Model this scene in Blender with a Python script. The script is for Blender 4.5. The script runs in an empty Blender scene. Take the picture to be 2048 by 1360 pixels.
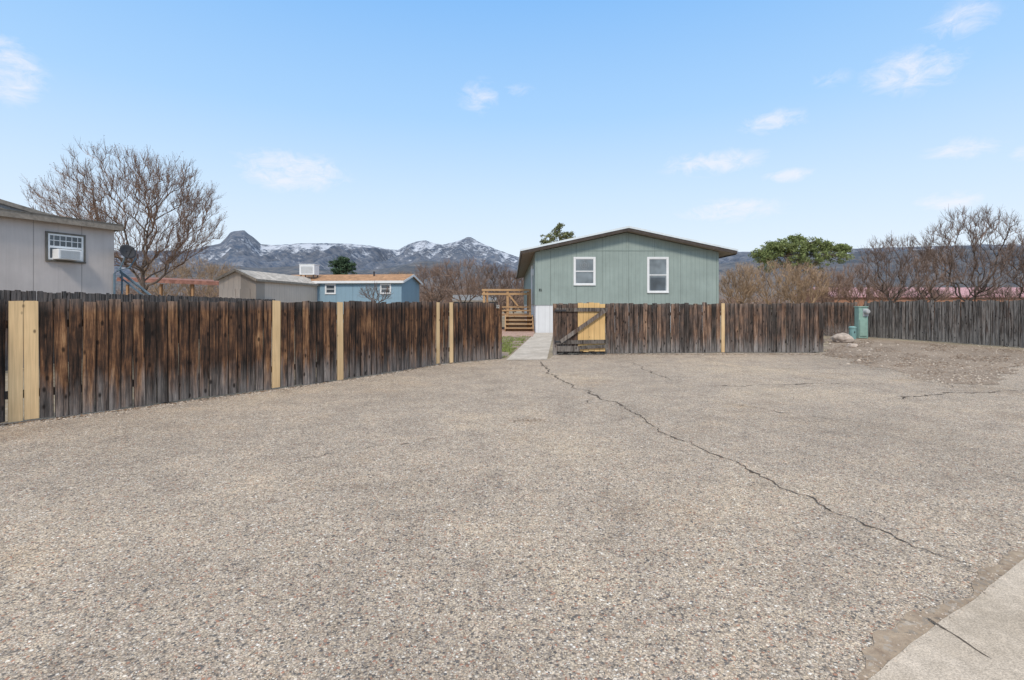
import bpy, math, random, bmesh
import numpy as np
from mathutils import Vector, noise, Matrix
from mathutils.geometry import tessellate_polygon
R = random.Random(7)
sc = bpy.context.scene
COL = sc.collection
H = 1.35; F = 1024.0; HY = 608.0
VIEW = (1024, 680, 1.0)
def g(px, py):
    d = F*H/(py-HY); return ((px-1024)/F*d, d)
def W(px, py, d):
    return ((px-1024)/F*d, d, H+(HY-py)/F*d)
def lerp(a, b, t): return a+(b-a)*t
def interp(tab, x):
    if x <= tab[0][0]: return tab[0][1]
    for (a, b), (c, d) in zip(tab, tab[1:]):
        if x <= c: return lerp(b, d, (x-a)/(c-a))
    return tab[-1][1]

# ---------------------------------------------------------------- materials
class M:
    def __init__(s, name, rough=0.85):
        s.m = bpy.data.materials.new(name); s.m.use_nodes = True
        s.nt = s.m.node_tree; s.b = s.nt.nodes['Principled BSDF']
        s.b.inputs['Roughness'].default_value = rough
        s.b.inputs['Specular IOR Level'].default_value = 0.2
        s.tc = s.nt.nodes.new('ShaderNodeTexCoord').outputs['Object']
    def n(s, t, **k):
        nd = s.nt.nodes.new(t)
        for a, b in k.items(): setattr(nd, a, b)
        return nd
    def put(s, sock, v):
        if isinstance(v, bpy.types.NodeSocket): s.nt.links.new(v, sock)
        elif isinstance(v, (tuple, list)) and len(v) == 3 and sock.type == 'RGBA': sock.default_value = (*v, 1)
        else: sock.default_value = v
    def map(s, scale=(1,1,1), loc=None, vec=None):
        nd = s.n('ShaderNodeMapping'); s.put(nd.inputs['Vector'], vec or s.tc)
        nd.inputs['Scale'].default_value = scale
        if loc is not None: s.put(nd.inputs['Location'], loc)
        return nd.outputs[0]
    def noise(s, scale, detail=3, rough=0.55, vec=None):
        nd = s.n('ShaderNodeTexNoise'); s.put(nd.inputs['Vector'], vec or s.tc)
        nd.inputs['Scale'].default_value = scale; nd.inputs['Detail'].default_value = detail
        nd.inputs['Roughness'].default_value = rough
        return nd.outputs['Fac']
    def voro(s, scale, vec=None, feature='F1', rnd=1.0):
        nd = s.n('ShaderNodeTexVoronoi', feature=feature); s.put(nd.inputs['Vector'], vec or s.tc)
        nd.inputs['Scale'].default_value = scale; nd.inputs['Randomness'].default_value = rnd
        return nd
    def ramp(s, f, stops, inter='LINEAR'):
        nd = s.n('ShaderNodeValToRGB'); s.put(nd.inputs[0], f); cr = nd.color_ramp; cr.interpolation = inter
        while len(cr.elements) < len(stops): cr.elements.new(0.5)
        for e, (p, c) in zip(cr.elements, stops):
            e.position = p
            e.color = (*c, 1) if isinstance(c, (tuple, list)) else (c, c, c, 1)
        return nd.outputs[0]
    def mix(s, f, a, b, mode='MIX'):
        nd = s.n('ShaderNodeMix', data_type='RGBA', blend_type=mode)
        s.put(nd.inputs[0], f); s.put(nd.inputs[6], a); s.put(nd.inputs[7], b)
        return nd.outputs[2]
    def math(s, op, a, b=0.0, c=0.0, clamp=False):
        nd = s.n('ShaderNodeMath', operation=op); nd.use_clamp = clamp
        s.put(nd.inputs[0], a); s.put(nd.inputs[1], b)
        if op == 'MULTIPLY_ADD': s.put(nd.inputs[2], c)
        return nd.outputs[0]
    def sep(s, vec=None):
        nd = s.n('ShaderNodeSeparateXYZ'); s.put(nd.inputs[0], vec or s.tc); return nd.outputs
    def attr(s, name='rnd'):
        return s.n('ShaderNodeAttribute', attribute_name=name).outputs['Color']
    def bump(s, h, strength=0.5, dist=0.01):
        nd = s.n('ShaderNodeBump'); s.put(nd.inputs['Height'], h)
        nd.inputs['Strength'].default_value = strength; nd.inputs['Distance'].default_value = dist
        s.nt.links.new(nd.outputs[0], s.b.inputs['Normal'])
    def col(s, c): s.put(s.b.inputs['Base Color'], c); return s.m

def plain(name, c, var=0.25, scale=6, rough=0.8, bump=0.15, stretch=(1,1,1), metal=0):
    m = M(name, rough)
    f = m.noise(scale, 5, 0.65, vec=m.map(stretch))
    lo = tuple(x*(1-var) for x in c); hi = tuple(min(1, x*(1+var)) for x in c)
    cc = m.ramp(f, [(0.3, lo), (0.7, hi)])
    if bump: m.bump(f, bump, 0.02)
    m.b.inputs['Metallic'].default_value = metal
    return m.col(cc)

def wood_old(name, rust, grey, dark=1.0, gcols=((0.11,0.10,0.097),(0.36,0.33,0.31)), bot=1.0):
    m = M(name, 0.9)
    off = m.n('ShaderNodeVectorMath', operation='SCALE'); m.put(off.inputs[0], m.attr()); off.inputs['Scale'].default_value = 17.0
    v = m.map((1,1,1), loc=off.outputs[0])
    s1 = m.noise(1.0, 4, 0.6, vec=m.map((22,22,1.5), vec=v))
    s2 = m.noise(1.0, 4, 0.75, vec=m.map((120,120,5.0), vec=v))
    patch = m.noise(2.2, 4, 0.65, vec=v)
    r = m.math('ADD', m.math('MULTIPLY', s1, 0.52), m.math('MULTIPLY', s2, 0.48))
    r = m.math('ADD', r, m.math('MULTIPLY', m.math('SUBTRACT', patch, 0.5), 0.38))
    a = m.sep(m.attr())[0]
    r = m.math('ADD', r, m.math('MULTIPLY', m.math('SUBTRACT', a, 0.5), 0.13))
    k = dark; q = 0.07*(1-rust)
    base = m.ramp(r, [(0.39, (0.018*k,0.014*k,0.012*k)), (0.485, (0.062*k,0.035*k,0.024*k)), (0.56+q, (0.155*k,0.074*k,0.038*k)), (0.64+q, (0.31*k,0.165*k,0.080*k)), (0.77+q, (0.50,0.31,0.17))])
    z = m.sep()[2]
    gz = m.math('ADD', m.math('MULTIPLY', z, -2.5), m.math('MULTIPLY', m.noise(1, 3, .6, vec=m.map((14,14,1.5), vec=v)), 2.5))
    bottom = m.math('MULTIPLY', gz, 0.8*bot, clamp=True)
    gtop = m.math('MULTIPLY', m.math('SUBTRACT', z, 1.24), 5.0, clamp=True)
    gcol = m.ramp(s2, [(0.3, gcols[0]), (0.7, gcols[1])])
    gcol = m.mix(1, gcol, m.ramp(a, [(0,0.72),(1,1.2)]), 'MULTIPLY')
    gcol = m.mix(m.ramp(s1,[(0.36,0.75),(0.54,0.0)]), gcol, tuple(x*0.35 for x in gcols[0]))
    gf = m.math('ADD', m.math('MULTIPLY', bottom, 0.85), m.math('MULTIPLY', m.ramp(s1,[(0.35,0.35),(0.6,1.0)]), grey), clamp=True)
    c = m.mix(gf, base, gcol)
    c = m.mix(m.math('MULTIPLY', gtop, 0.55), c, gcol)
    vn = m.voro(1.0, vec=m.map((9,9,4.5), vec=v)).outputs['Distance']
    knot = m.ramp(vn, [(0.10, 1.0), (0.2, 0.0)])
    c = m.mix(m.math('MULTIPLY', knot, 0.85), c, (0.012,0.009,0.008))
    edge_shade = m.sep(m.attr('edge'))[0]
    c = m.mix(m.math('MULTIPLY', m.math('POWER', edge_shade, 1.6), 0.9), c, (0.010,0.008,0.007))  # board edges painted dark, standing in for shade in the gaps
    m.bump(s2, 0.8, 0.008)
    return m.col(c)

def wood_new(name, c0=(0.74,0.54,0.31), horiz=False):
    m = M(name, 0.8)
    st = (3,60,60) if horiz else (60,60,2)
    s2 = m.noise(1, 3, .6, vec=m.map(st))
    c = m.ramp(s2, [(0.3, tuple(x*0.80 for x in c0)), (0.72, tuple(x*1.08 for x in c0))])
    vn = m.voro(1, vec=m.map((7,7,4))).outputs['Distance']
    c = m.mix(m.ramp(vn, [(0.05, 1.0), (0.12, 0.0)]), c, tuple(x*0.3 for x in c0))
    c = m.mix(1, c, m.ramp(m.noise(1.7,2), [(0.3,(0.84,0.80,0.76)),(0.7,(1.06,1.06,1.06))]), 'MULTIPLY')
    edge_shade = m.sep(m.attr('edge'))[0]
    c = m.mix(m.math('MULTIPLY', m.math('POWER', edge_shade, 3.0), 0.6), c, tuple(x*0.3 for x in c0))  # same painted gap shade along the edges, fainter on new pine
    m.bump(s2, 0.2, 0.004)
    return m.col(c)

def siding(name, c, step=0.2, line=0.05, seam=1.22, dirt=0.12, rough=0.6):
    m = M(name, rough)
    x, y, z = m.sep()
    s = m.math('ADD', x, y)
    def lines(st, w):
        f = m.math('FRACT', m.math('DIVIDE', m.math('ADD', s, 200.0), st))
        return m.math('LESS_THAN', f, w)
    g1 = lines(step, line); g2 = lines(seam, 0.018)
    gr = m.math('MAXIMUM', m.math('MULTIPLY', g1, 0.35), m.math('MULTIPLY', g2, 0.6))
    n1 = m.noise(0.8, 5, .65); n2 = m.noise(1, 3, .6, vec=m.map((12,12,0.7)))
    base = m.mix(1, c, m.ramp(n1, [(0.3, 1-dirt), (0.7, 1+dirt)]), 'MULTIPLY')
    base = m.mix(1, base, m.ramp(n2, [(0.3, 1-dirt*0.5), (0.7, 1+dirt*0.4)]), 'MULTIPLY')
    cc = m.mix(gr, base, tuple(x*0.35 for x in c))
    m.bump(m.math('SUBTRACT', 1.0, gr), 0.5, 0.01)
    return m.col(cc)

def chipseal():
    m = M('gravel_asphalt', 0.95)
    v = m.map((1,1,1))
    wob = m.n('ShaderNodeVectorMath', operation='SCALE')
    nn = m.n('ShaderNodeTexNoise'); m.put(nn.inputs['Vector'], v); nn.inputs['Scale'].default_value = 60; nn.inputs['Detail'].default_value = 1
    m.put(wob.inputs[0], nn.outputs['Color']); wob.inputs['Scale'].default_value = 0.008
    ad = m.n('ShaderNodeVectorMath', operation='ADD'); m.put(ad.inputs[0], v); m.put(ad.inputs[1], wob.outputs[0])
    v = ad.outputs[0]
    a = m.voro(88, vec=v); b = m.voro(165, vec=v)
    ra = m.sep(a.outputs['Color']); rb = m.sep(b.outputs['Color'])
    stops = [(0.0,(0.14,0.135,0.135)),(0.11,(0.31,0.275,0.245)),(0.22,(0.63,0.53,0.415)),(0.40,(0.50,0.40,0.31)),(0.55,(0.69,0.59,0.475)),(0.69,(0.45,0.25,0.18)),(0.74,(0.57,0.485,0.41)),(0.90,(0.77,0.70,0.61)),(0.97,(0.88,0.84,0.78))]
    ca = m.ramp(ra[0], stops, 'CONSTANT'); cb = m.ramp(rb[0], stops, 'CONSTANT')
    sel = m.math('GREATER_THAN', ra[1], 0.47)
    c = m.mix(sel, ca, cb)
    gap = m.mix(sel, m.ramp(a.outputs['Distance'], [(0.36,0.0),(0.66,1.0)]), m.ramp(b.outputs['Distance'], [(0.40,0.0),(0.68,1.0)]))
    c = m.mix(m.math('MULTIPLY', gap, 0.66), c, (0.205,0.17,0.14))
    big = m.noise(0.30, 6, 0.62); mid = m.noise(2.2, 6, 0.72); sm = m.noise(17.0, 3, 0.7)
    stn = m.noise(0.55, 7, 0.7, vec=m.map((1,1,1),loc=(3,17,0)))
    c = m.mix(1, c, m.ramp(big, [(0.34,(0.83,0.815,0.80)),(0.5,(0.98,0.96,0.94)),(0.64,(1.13,1.085,1.01))]), 'MULTIPLY')
    c = m.mix(1, c, m.ramp(mid, [(0.32,(0.80,0.79,0.79)),(0.5,(1,1,1)),(0.68,(1.13,1.10,1.06))]), 'MULTIPLY')
    c = m.mix(1, c, m.ramp(sm, [(0.3,0.80),(0.7,1.17)]), 'MULTIPLY')
    c = m.mix(1, c, m.ramp(stn, [(0.56,(1,1,1)),(0.72,(0.92,0.86,0.79))]), 'MULTIPLY')
    m.bump(m.math('SUBTRACT', 1.0, gap), 0.5, 0.006)
    return m.col(c)
def dirtmat(name, c1, c2, scale=5):
    m = M(name, 0.95)
    n1 = m.noise(scale, 7, 0.7); v = m.voro(45); n2 = m.noise(0.5,4,.6)
    c = m.ramp(n1, [(0.3, c1), (0.7, c2)])
    st = m.math('GREATER_THAN', m.sep(v.outputs['Color'])[0], 0.72)
    c = m.mix(m.math('MULTIPLY', st, 0.6), c, m.ramp(m.sep(v.outputs['Color'])[1], [(0,(0.14,0.12,0.10)),(1,(0.5,0.44,0.38))]))
    c = m.mix(1, c, m.ramp(n2, [(0.3,0.8),(0.7,1.15)]), 'MULTIPLY')
    m.bump(n1, 0.5, 0.02)
    return m.col(c)
def concrete(name, c=(0.56,0.475,0.39)):
    m = M(name, 0.9)
    n1 = m.noise(2.2, 6, .7); n2 = m.noise(160, 2, .6); n3 = m.noise(14,5,.75)
    cc = m.mix(1, c, m.ramp(n1, [(0.3,(0.72,0.70,0.66)),(0.7,(1.12,1.12,1.12))]), 'MULTIPLY')
    cc = m.mix(1, cc, m.ramp(n2, [(0.35,0.72),(0.65,1.2)]), 'MULTIPLY')
    cc = m.mix(1, cc, m.ramp(n3, [(0.3,0.80),(0.7,1.1)]), 'MULTIPLY')
    m.bump(n2, 0.4, 0.003)
    return m.col(cc)
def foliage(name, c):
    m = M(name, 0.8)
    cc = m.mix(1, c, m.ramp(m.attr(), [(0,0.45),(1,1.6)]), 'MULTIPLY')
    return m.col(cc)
def shingle(name, c, rough=0.9):
    m = M(name, rough)
    v = m.voro(5, vec=m.map((1,1.6,1))); n1 = m.noise(3,4,.6)
    cc = m.mix(1, c, m.ramp(m.sep(v.outputs['Color'])[0], [(0,0.75),(1,1.2)]), 'MULTIPLY')
    cc = m.mix(1, cc, m.ramp(n1, [(0.3,0.8),(0.7,1.15)]), 'MULTIPLY')
    return m.col(cc)
def glass(name, c=(0.06,0.075,0.09), rough=0.08):
    m = M(name, rough); m.b.inputs['Specular IOR Level'].default_value = 0.7
    n1 = m.noise(1.4, 2, .5)
    return m.col(m.mix(1, c, m.ramp(n1, [(0.35,0.7),(0.65,1.5)]), 'MULTIPLY'))

MT = dict(
 chip=chipseal(),
 ground=dirtmat('dry_ground', (0.20,0.155,0.105), (0.40,0.33,0.23), 3),
 dirt=dirtmat('dirt', (0.18,0.13,0.093), (0.37,0.285,0.215), 6),
 sed=dirtmat('sediment', (0.26,0.19,0.14), (0.48,0.38,0.28), 18),
 conc=concrete('concrete'), conc2=concrete('walk_concrete', (0.58,0.52,0.46)),
 paver=concrete('pinkish_pavers', (0.50,0.34,0.28)),
 crack=plain('crack_dark', (0.105,0.083,0.066), 0.5, 40),
 seal=plain('old_asphalt', (0.17,0.155,0.14), 0.4, 60),
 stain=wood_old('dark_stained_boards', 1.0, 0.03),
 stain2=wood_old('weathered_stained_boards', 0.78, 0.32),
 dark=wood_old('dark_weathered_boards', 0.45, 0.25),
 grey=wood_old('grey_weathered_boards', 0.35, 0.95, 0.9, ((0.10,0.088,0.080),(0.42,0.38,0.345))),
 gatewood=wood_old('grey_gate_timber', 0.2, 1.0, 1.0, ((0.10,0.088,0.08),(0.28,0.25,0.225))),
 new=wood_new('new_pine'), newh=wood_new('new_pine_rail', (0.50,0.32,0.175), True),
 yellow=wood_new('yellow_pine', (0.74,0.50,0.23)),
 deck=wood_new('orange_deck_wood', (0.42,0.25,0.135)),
 teal=siding('sage_green_siding', (0.292,0.352,0.330), 0.2, 0.06),
 tealtrim=plain('sage_green_trim', (0.275,0.335,0.312), 0.08),
 white=plain('white_paint', (0.76,0.77,0.78), 0.05, 3, 0.5, 0.02),
 skirt=siding('white_skirting', (0.70,0.71,0.73), 0.3, 0.04, 1.22, 0.06),
 fascia=plain('brown_fascia', (0.075,0.062,0.055), 0.3, 5),
 metalroof=plain('white_metal_roof', (0.66,0.72,0.76), 0.08, 3, 0.4),
 grsiding=siding('grey_siding', (0.55,0.495,0.47), 0.61, 0.010, 1.22, 0.10),
 grtrim=plain('grey_trim', (0.15,0.14,0.125), 0.3, 8),
 tan=plain('tan_fascia', (0.27,0.235,0.20), 0.3, 8),
 shroof=shingle('grey_shingles', (0.22,0.22,0.225)),
 shed=siding('beige_shed_siding', (0.60,0.51,0.44), 0.3, 0.09, 50, 0.08),
 shedroof=shingle('beige_shed_roof', (0.46,0.42,0.38)),
 blue=siding('blue_siding', (0.25,0.37,0.46), 0.3, 0.03, 1.22, 0.06),
 brownroof=shingle('brown_shingles', (0.40,0.23,0.13)),
 redroof=shingle('red_roof', (0.28,0.14,0.11)),
 pinkroof=shingle('pink_roof', (0.50,0.29,0.31)),
 orangewall=plain('orange_wall', (0.32,0.17,0.11), 0.2),
 bgrey=plain('blue_grey_wall', (0.16,0.19,0.22), 0.15),
 glass=glass('window_glass'), glassl=glass('pale_window_glass', (0.17,0.20,0.22), 0.12),
 curtain=plain('curtain', (0.42,0.43,0.44), 0.15, 5, 0.9, 0.1, (12,12,0.5)),
 ornament=plain('window_ornament_wire', (0.28,0.29,0.30), 0.2, 20, 0.8),
 dark_m=plain('dark_metal', (0.05,0.05,0.055), 0.2, 8, 0.5),
 bluem=plain('blue_painted_metal', (0.14,0.20,0.25), 0.2, 8, 0.5),
 box=plain('green_utility_paint', (0.25,0.38,0.33), 0.15, 4, 0.5),
 box2=plain('faded_green_plastic', (0.19,0.33,0.32), 0.12, 4, 0.5),
 rock=plain('boulder_stone', (0.42,0.35,0.30), 0.35, 5, 0.9, 0.6),
 bark=plain('bark', (0.16,0.12,0.095), 0.4, 14, 0.9, 0.6),
 barkdark=plain('dark_bark', (0.10,0.078,0.065), 0.4, 14, 0.9, 0.6),
 twig=foliage('twigs', (0.24,0.155,0.112)),
 twigdark=foliage('dark_twigs', (0.165,0.118,0.097)),
 twigtan=foliage('tan_twigs', (0.35,0.245,0.16)),
 twigred=foliage('reddish_twigs', (0.25,0.17,0.13)),
 green=foliage('juniper_needles', (0.185,0.22,0.085)),
 greend=foliage('dark_needles', (0.055,0.09,0.050)),
 greeny=foliage('yellowish_needles', (0.17,0.18,0.08)),
 grass=foliage('grass_blades', (0.19,0.23,0.065)),
 litter=foliage('leaf_litter', (0.25,0.17,0.115)),
 peb=foliage('pebbles', (0.42,0.355,0.295)),
 number=plain('black_numerals', (0.02,0.02,0.02), 0.1),
 numberl=plain('silver_numerals', (0.45,0.45,0.43), 0.1),
)
# ---------------------------------------------------------------- mesh builder
ORG = {}
class MB:
    def __init__(s): s.v = []; s.f = []; s.r = []; s.e = None
    def add(s, vs, fs, r=None):
        o = len(s.v); s.v += [tuple(v) for v in vs]
        s.f += [tuple(i+o for i in f) for f in fs]
        if r is None: r = R.random()
        s.r += [r]*len(vs)
        return s
    def board(s, c, size, mat):
        """fence picket: front and back faces split so the arrises can be painted darker, as shade between boards; slightly ragged top"""
        hx, hy, hz = size[0]/2, size[1]/2, size[2]/2
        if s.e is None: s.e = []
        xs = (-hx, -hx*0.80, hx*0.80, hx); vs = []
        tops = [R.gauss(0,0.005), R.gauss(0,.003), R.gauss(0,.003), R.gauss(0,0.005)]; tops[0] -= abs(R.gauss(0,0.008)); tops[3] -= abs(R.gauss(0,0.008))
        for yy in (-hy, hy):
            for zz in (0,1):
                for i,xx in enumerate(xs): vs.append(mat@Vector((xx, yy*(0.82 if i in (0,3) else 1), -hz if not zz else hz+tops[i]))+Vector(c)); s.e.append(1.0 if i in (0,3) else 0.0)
        f = []
        for i in range(3): f += [(i,i+1,i+5,i+4),(i+9,i+8,i+12,i+13),(i+4,i+5,i+13,i+12),(i+1,i,i+8,i+9)]
        f += [(8,0,4,12),(3,11,15,7)]
        return s.add(vs, f)
    def box(s, c, size, rz=0.0, rnd=None, mat=None):
        hx, hy, hz = size[0]/2, size[1]/2, size[2]/2
        vs = [Vector((x*hx, y*hy, z*hz)) for z in (-1,1) for y in (-1,1) for x in (-1,1)]
        m = mat or Matrix.Rotation(rz, 3, 'Z')
        vs = [m@v+Vector(c) for v in vs]
        return s.add(vs, [(0,2,3,1),(4,5,7,6),(0,1,5,4),(1,3,7,5),(3,2,6,7),(2,0,4,6)], rnd)
    def beam(s, a, b, w, h, rnd=None):
        a = Vector(a); b = Vector(b); d = b-a; L = d.length
        x = d.normalized(); up = Vector((0,0,1))
        if abs(x.z) > 0.99: up = Vector((0,1,0))
        y = up.cross(x).normalized(); z = x.cross(y)
        return s.box((a+b)/2, (L, w, h), mat=Matrix((x,y,z)).transposed(), rnd=rnd)
    def prismx(s, prof, x0, x1, rnd=None, ax=0):
        n = len(prof)
        if ax == 0: vs = [(x0,y,z) for y,z in prof]+[(x1,y,z) for y,z in prof]
        else: vs = [(y,x0,z) for y,z in prof]+[(y,x1,z) for y,z in prof]
        fs = [tuple(range(n)), tuple(range(2*n-1,n-1,-1))]+[(i,i+n,(i+1)%n+n,(i+1)%n) for i in range(n)]
        return s.add(vs, fs, rnd)
    def prism(s, prof, y0, y1, rnd=None): return s.prismx(prof, y0, y1, rnd, 1)
    def tube(s, pts, rad, sides=4, rnd=None):
        vs = []; n = len(pts)
        for i, p in enumerate(pts):
            d = (pts[min(i+1,n-1)]-pts[max(i-1,0)])
            if d.length < 1e-9: d = Vector((0,0,1))
            d.normalize(); a = d.orthogonal().normalized(); b = d.cross(a)
            for k in range(sides):
                t = 2*math.pi*k/sides
                vs.append(p+(a*math.cos(t)+b*math.sin(t))*rad[i])
        fs = [(i*sides+k, i*sides+(k+1)%sides, (i+1)*sides+(k+1)%sides, (i+1)*sides+k) for i in range(n-1) for k in range(sides)]
        if sides > 3: fs += [tuple(range(sides-1,-1,-1)), tuple((n-1)*sides+k for k in range(sides))]
        return s.add(vs, fs, rnd)
    def cyl(s, a, b, r, sides=16, r2=None, rnd=None):
        return s.tube([Vector(a), Vector(b)], [r, r if r2 is None else r2], sides, rnd)
    def build(s, name, mat, parent=None, world=True, label=None, smooth=False, bevel=0):
        me = bpy.data.meshes.new(name)
        if isinstance(mat, str): mat = MT[mat]
        o = Vector((0,0,0))
        if parent is not None and world: o = ORG.get(parent.name, o)
        vs = [(v[0]-o.x, v[1]-o.y, v[2]-o.z) for v in s.v] if o.length else s.v
        me.from_pydata(vs, [], s.f)
        at = me.attributes.new('rnd', 'FLOAT_COLOR', 'POINT')
        buf = []
        for r in s.r: buf += [r, (r*7.31) % 1.0, (r*3.77) % 1.0, 1.0]
        at.data.foreach_set('color', buf)
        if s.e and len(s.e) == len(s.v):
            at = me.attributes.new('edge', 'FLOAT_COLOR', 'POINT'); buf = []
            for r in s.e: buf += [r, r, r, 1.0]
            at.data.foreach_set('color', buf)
        me.materials.append(mat)
        if smooth: me.polygons.foreach_set('use_smooth', [True]*len(me.polygons))
        me.update()
        ob = bpy.data.objects.new(name, me); COL.objects.link(ob)
        if parent is not None:
            ob.parent = parent; ORG[ob.name] = ORG.get(parent.name, Vector((0,0,0)))
        if label: ob['label'] = label
        if bevel:
            bm = ob.modifiers.new('bevel', 'BEVEL'); bm.width = bevel; bm.segments = 2
        return ob
def root(name, label, category, loc=(0,0,0), rz=0.0, group=None):
    e = bpy.data.objects.new(name, None); COL.objects.link(e)
    e.empty_display_size = 0.2
    e.location = loc; e.rotation_euler = (0,0,rz)
    e['label'] = label; e['category'] = category
    if group: e['group'] = group
    ORG[e.name] = Vector(loc)
    return e
def tag(o, label, category, kind=None):
    o['label'] = label; o['category'] = category
    if kind: o['kind'] = kind
    return o

# ---------------------------------------------------------------- ground
def sheet(name, pts, z, mat, label, cat, jit=0.0, step=0.25):
    out = []
    n = len(pts)
    for i in range(n):
        a = Vector((*pts[i],0)); b = Vector((*pts[(i+1)%n],0)); L = (b-a).length
        k = max(1, min(90, int(L/step))) if jit else 1
        for j in range(k):
            p = a.lerp(b, j/k)
            if jit:
                q = noise.noise_vector(p*2.3)*jit+noise.noise_vector(p*9)*jit*0.5+noise.noise_vector(p*30)*jit*0.15
                p = p+Vector((q.x,q.y,0))
            out.append((p.x,p.y,z))
    tris = tessellate_polygon([[Vector(p) for p in out]])
    mb = MB(); mb.add(out, tris, 0.5)
    o = mb.build(name, mat)
    me = o.data
    bm = bmesh.new(); bm.from_mesh(me)
    for f in bm.faces:
        f.normal_update()
        if f.normal.z < 0: f.normal_flip()
    bm.to_mesh(me); bm.free()
    return tag(o, label, cat, 'structure')

S = 9000
mb = MB(); mb.add([(-S,-200,0),(S,-200,0),(S,S,0),(-S,S,0)], [(0,1,2,3)], 0.5)
tag(mb.build('ground', 'ground'), 'dry tan ground stretching to the hills', 'ground', 'structure')

LF = [g(-150,888), g(0,850), g(150,832), g(300,812), g(430,795), g(550,779), g(690,760), g(800,743), g(880,729), g(1004,718)]
RF = [g(1112,709), g(1216,708), g(1450,706), g(1650,706)]
lot = [(-22,-6)] + [( -22, 4.4), (-9,4.4)] + [(x-0.05,y+0.06) for x,y in LF[1:]] + [g(1012,720), g(1098,718)] + [(x,y+0.06) for x,y in RF]
lot += [g(1668,700), g(1760,690), g(2048,700), g(2300,715), (30,14), (30,-6)]
sheet('parking_lot', lot, 0.004, 'chip', 'worn chip-seal gravel parking area with cracks', 'parking lot')
dirtp = [g(1654,676), g(1735,677), g(1860,686), g(2048,701), g(2200,714), g(2100,722), g(2040,732), g(2010,750), g(1975,766), g(1900,770), g(1850,758), g(1750,735), g(1690,718), g(1654,708)]
sheet('dirt', dirtp, 0.008, 'dirt', 'bare dirt patch with leaf litter beside fence', 'dirt', 0.28, 0.12)
wk = [g(1012,721), g(1094,720), g(1107,666), g(1071,666)]
sheet('path', wk, 0.012, 'conc2', 'narrow pale concrete walkway leading to the house', 'path')
for t in (0.12, 0.30, 0.5, 0.72):
    mb = MB()
    a = Vector((*wk[0],0.0135)).lerp(Vector((*wk[3],0.0135)), t); b = Vector((*wk[1],0.0135)).lerp(Vector((*wk[2],0.0135)), t)
    mb.add([a,b,b+Vector((0,0.03,0)),a+Vector((0,0.03,0))], [(0,1,2,3)])
    tag(mb.build('path_joint', 'crack'), 'dark joint across the concrete walkway', 'path joint', 'structure')
sheet('lawn', [g(1000,716), g(1010,716), g(1052,690), g(1062,672), g(1000,672), g(900,690)], 0.008, 'dirt', 'patchy lawn beside the walkway', 'lawn', 0.05)
sheet('patio', [g(1004,674), g(1066,674), g(1070,662), g(1070,656), g(1004,656)], 0.014, 'paver', 'pinkish paver patio at the deck steps', 'patio')
u = Vector((0.857,0.516,0)); nrm = Vector((0.516,-0.857,0))
p0 = Vector((1.285,1.838,0))
def cstrip(name, off0, off1, z, mat, label, cat, jit=0, a=-3.0, b=9.0, step=0.12):
    pts = [p0+u*a+nrm*off0, p0+u*b+nrm*off0, p0+u*b+nrm*off1, p0+u*a+nrm*off1]
    return sheet(name, [(p.x,p.y) for p in pts], z, mat, label, cat, jit, step)
cstrip('dirt_edge', -0.07, 0.05, 0.008, 'sed', 'brown sediment along the gutter edge', 'dirt', 0.07, -1, 3, 0.02)
cstrip('gutter', 0.0, 0.30, 0.014, 'conc', 'concrete gutter strip at the street edge', 'gutter', 0.012, -1, 5, 0.05)
cstrip('street', 0.295, 5.0, 0.008, 'seal', 'dark asphalt street surface', 'street')
def ribbon(name, pts, w, z, jit, label, pix=True, seed=1, mat='crack', mn=0.05, taper=25):
    if pix: pts = [g(*p) for p in pts]
    P = []
    for a, b in zip(pts, pts[1:]):
        a = Vector((*a,0)); b = Vector((*b,0)); k = max(2, int((b-a).length/0.03))
        for j in range(k): P.append(a.lerp(b, j/k))
    vs = []; n = len(P)
    for i, p in enumerate(P):
        d = (P[min(i+1,n-1)]-P[max(0,i-1)]).normalized(); q = Vector((-d.y,d.x,0))
        c = p+q*(noise.noise(p*3.1+Vector((seed,0,0)))*jit*2.2+noise.noise(p*14)*jit+noise.noise(p*40)*jit*0.3)
        ww = w*max(mn, 0.45+1.6*noise.noise(p*7+Vector((0,seed,0))))*(0.35+R.random()*1.2)*min(1,0.15+(n-1-i)/taper)
        vs += [tuple(c-q*ww/2)[:2]+(z,), tuple(c+q*ww/2)[:2]+(z,)]
    mb = MB(); mb.add(vs, [(2*i,2*i+1,2*i+3,2*i+2) for i in range(n-1)], 0.5)
    return tag(mb.build(name, mat), label, 'crack', 'structure')
cl = 'thin dark crack in the parking surface'
ribbon('crack', [(1082,724),(1105,752),(1150,775),(1200,795),(1250,815)], 0.034, 0.0085, 0.05, cl, seed=2, mn=0.5, taper=3)
ribbon('crack', [(1250,815),(1290,846),(1360,882),(1430,908),(1490,938),(1550,966),(1620,1000),(1700,1040),(1800,1085),(1880,1115),(1950,1140),(2000,1152)], 0.019, 0.0085, 0.04, cl, seed=1, mn=0.5, taper=18)
ribbon('crack', [(1415,773),(1500,772),(1600,768),(1720,767),(1790,770)], 0.038, 0.0085, 0.06, cl, seed=5, mn=.3)
ribbon('crack', [(1780,800),(1850,790),(1960,785),(2060,780)], 0.032, 0.0085, 0.06, cl, seed=6, mn=.3)
ribbon('crack', [(560,916),(640,912),(740,895),(860,882),(960,862)], 0.011, 0.0085, 0.05, cl, seed=8, mn=.15)
ribbon('crack', [(1980,948),(2020,955),(2060,968)], 0.018, 0.0085, 0.02, cl, seed=11, mn=.3, taper=3)
ribbon('crack', [(1260,725),(1300,745),(1360,765)], 0.03, 0.0085, 0.05, cl, seed=12, mn=.3)
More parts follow.
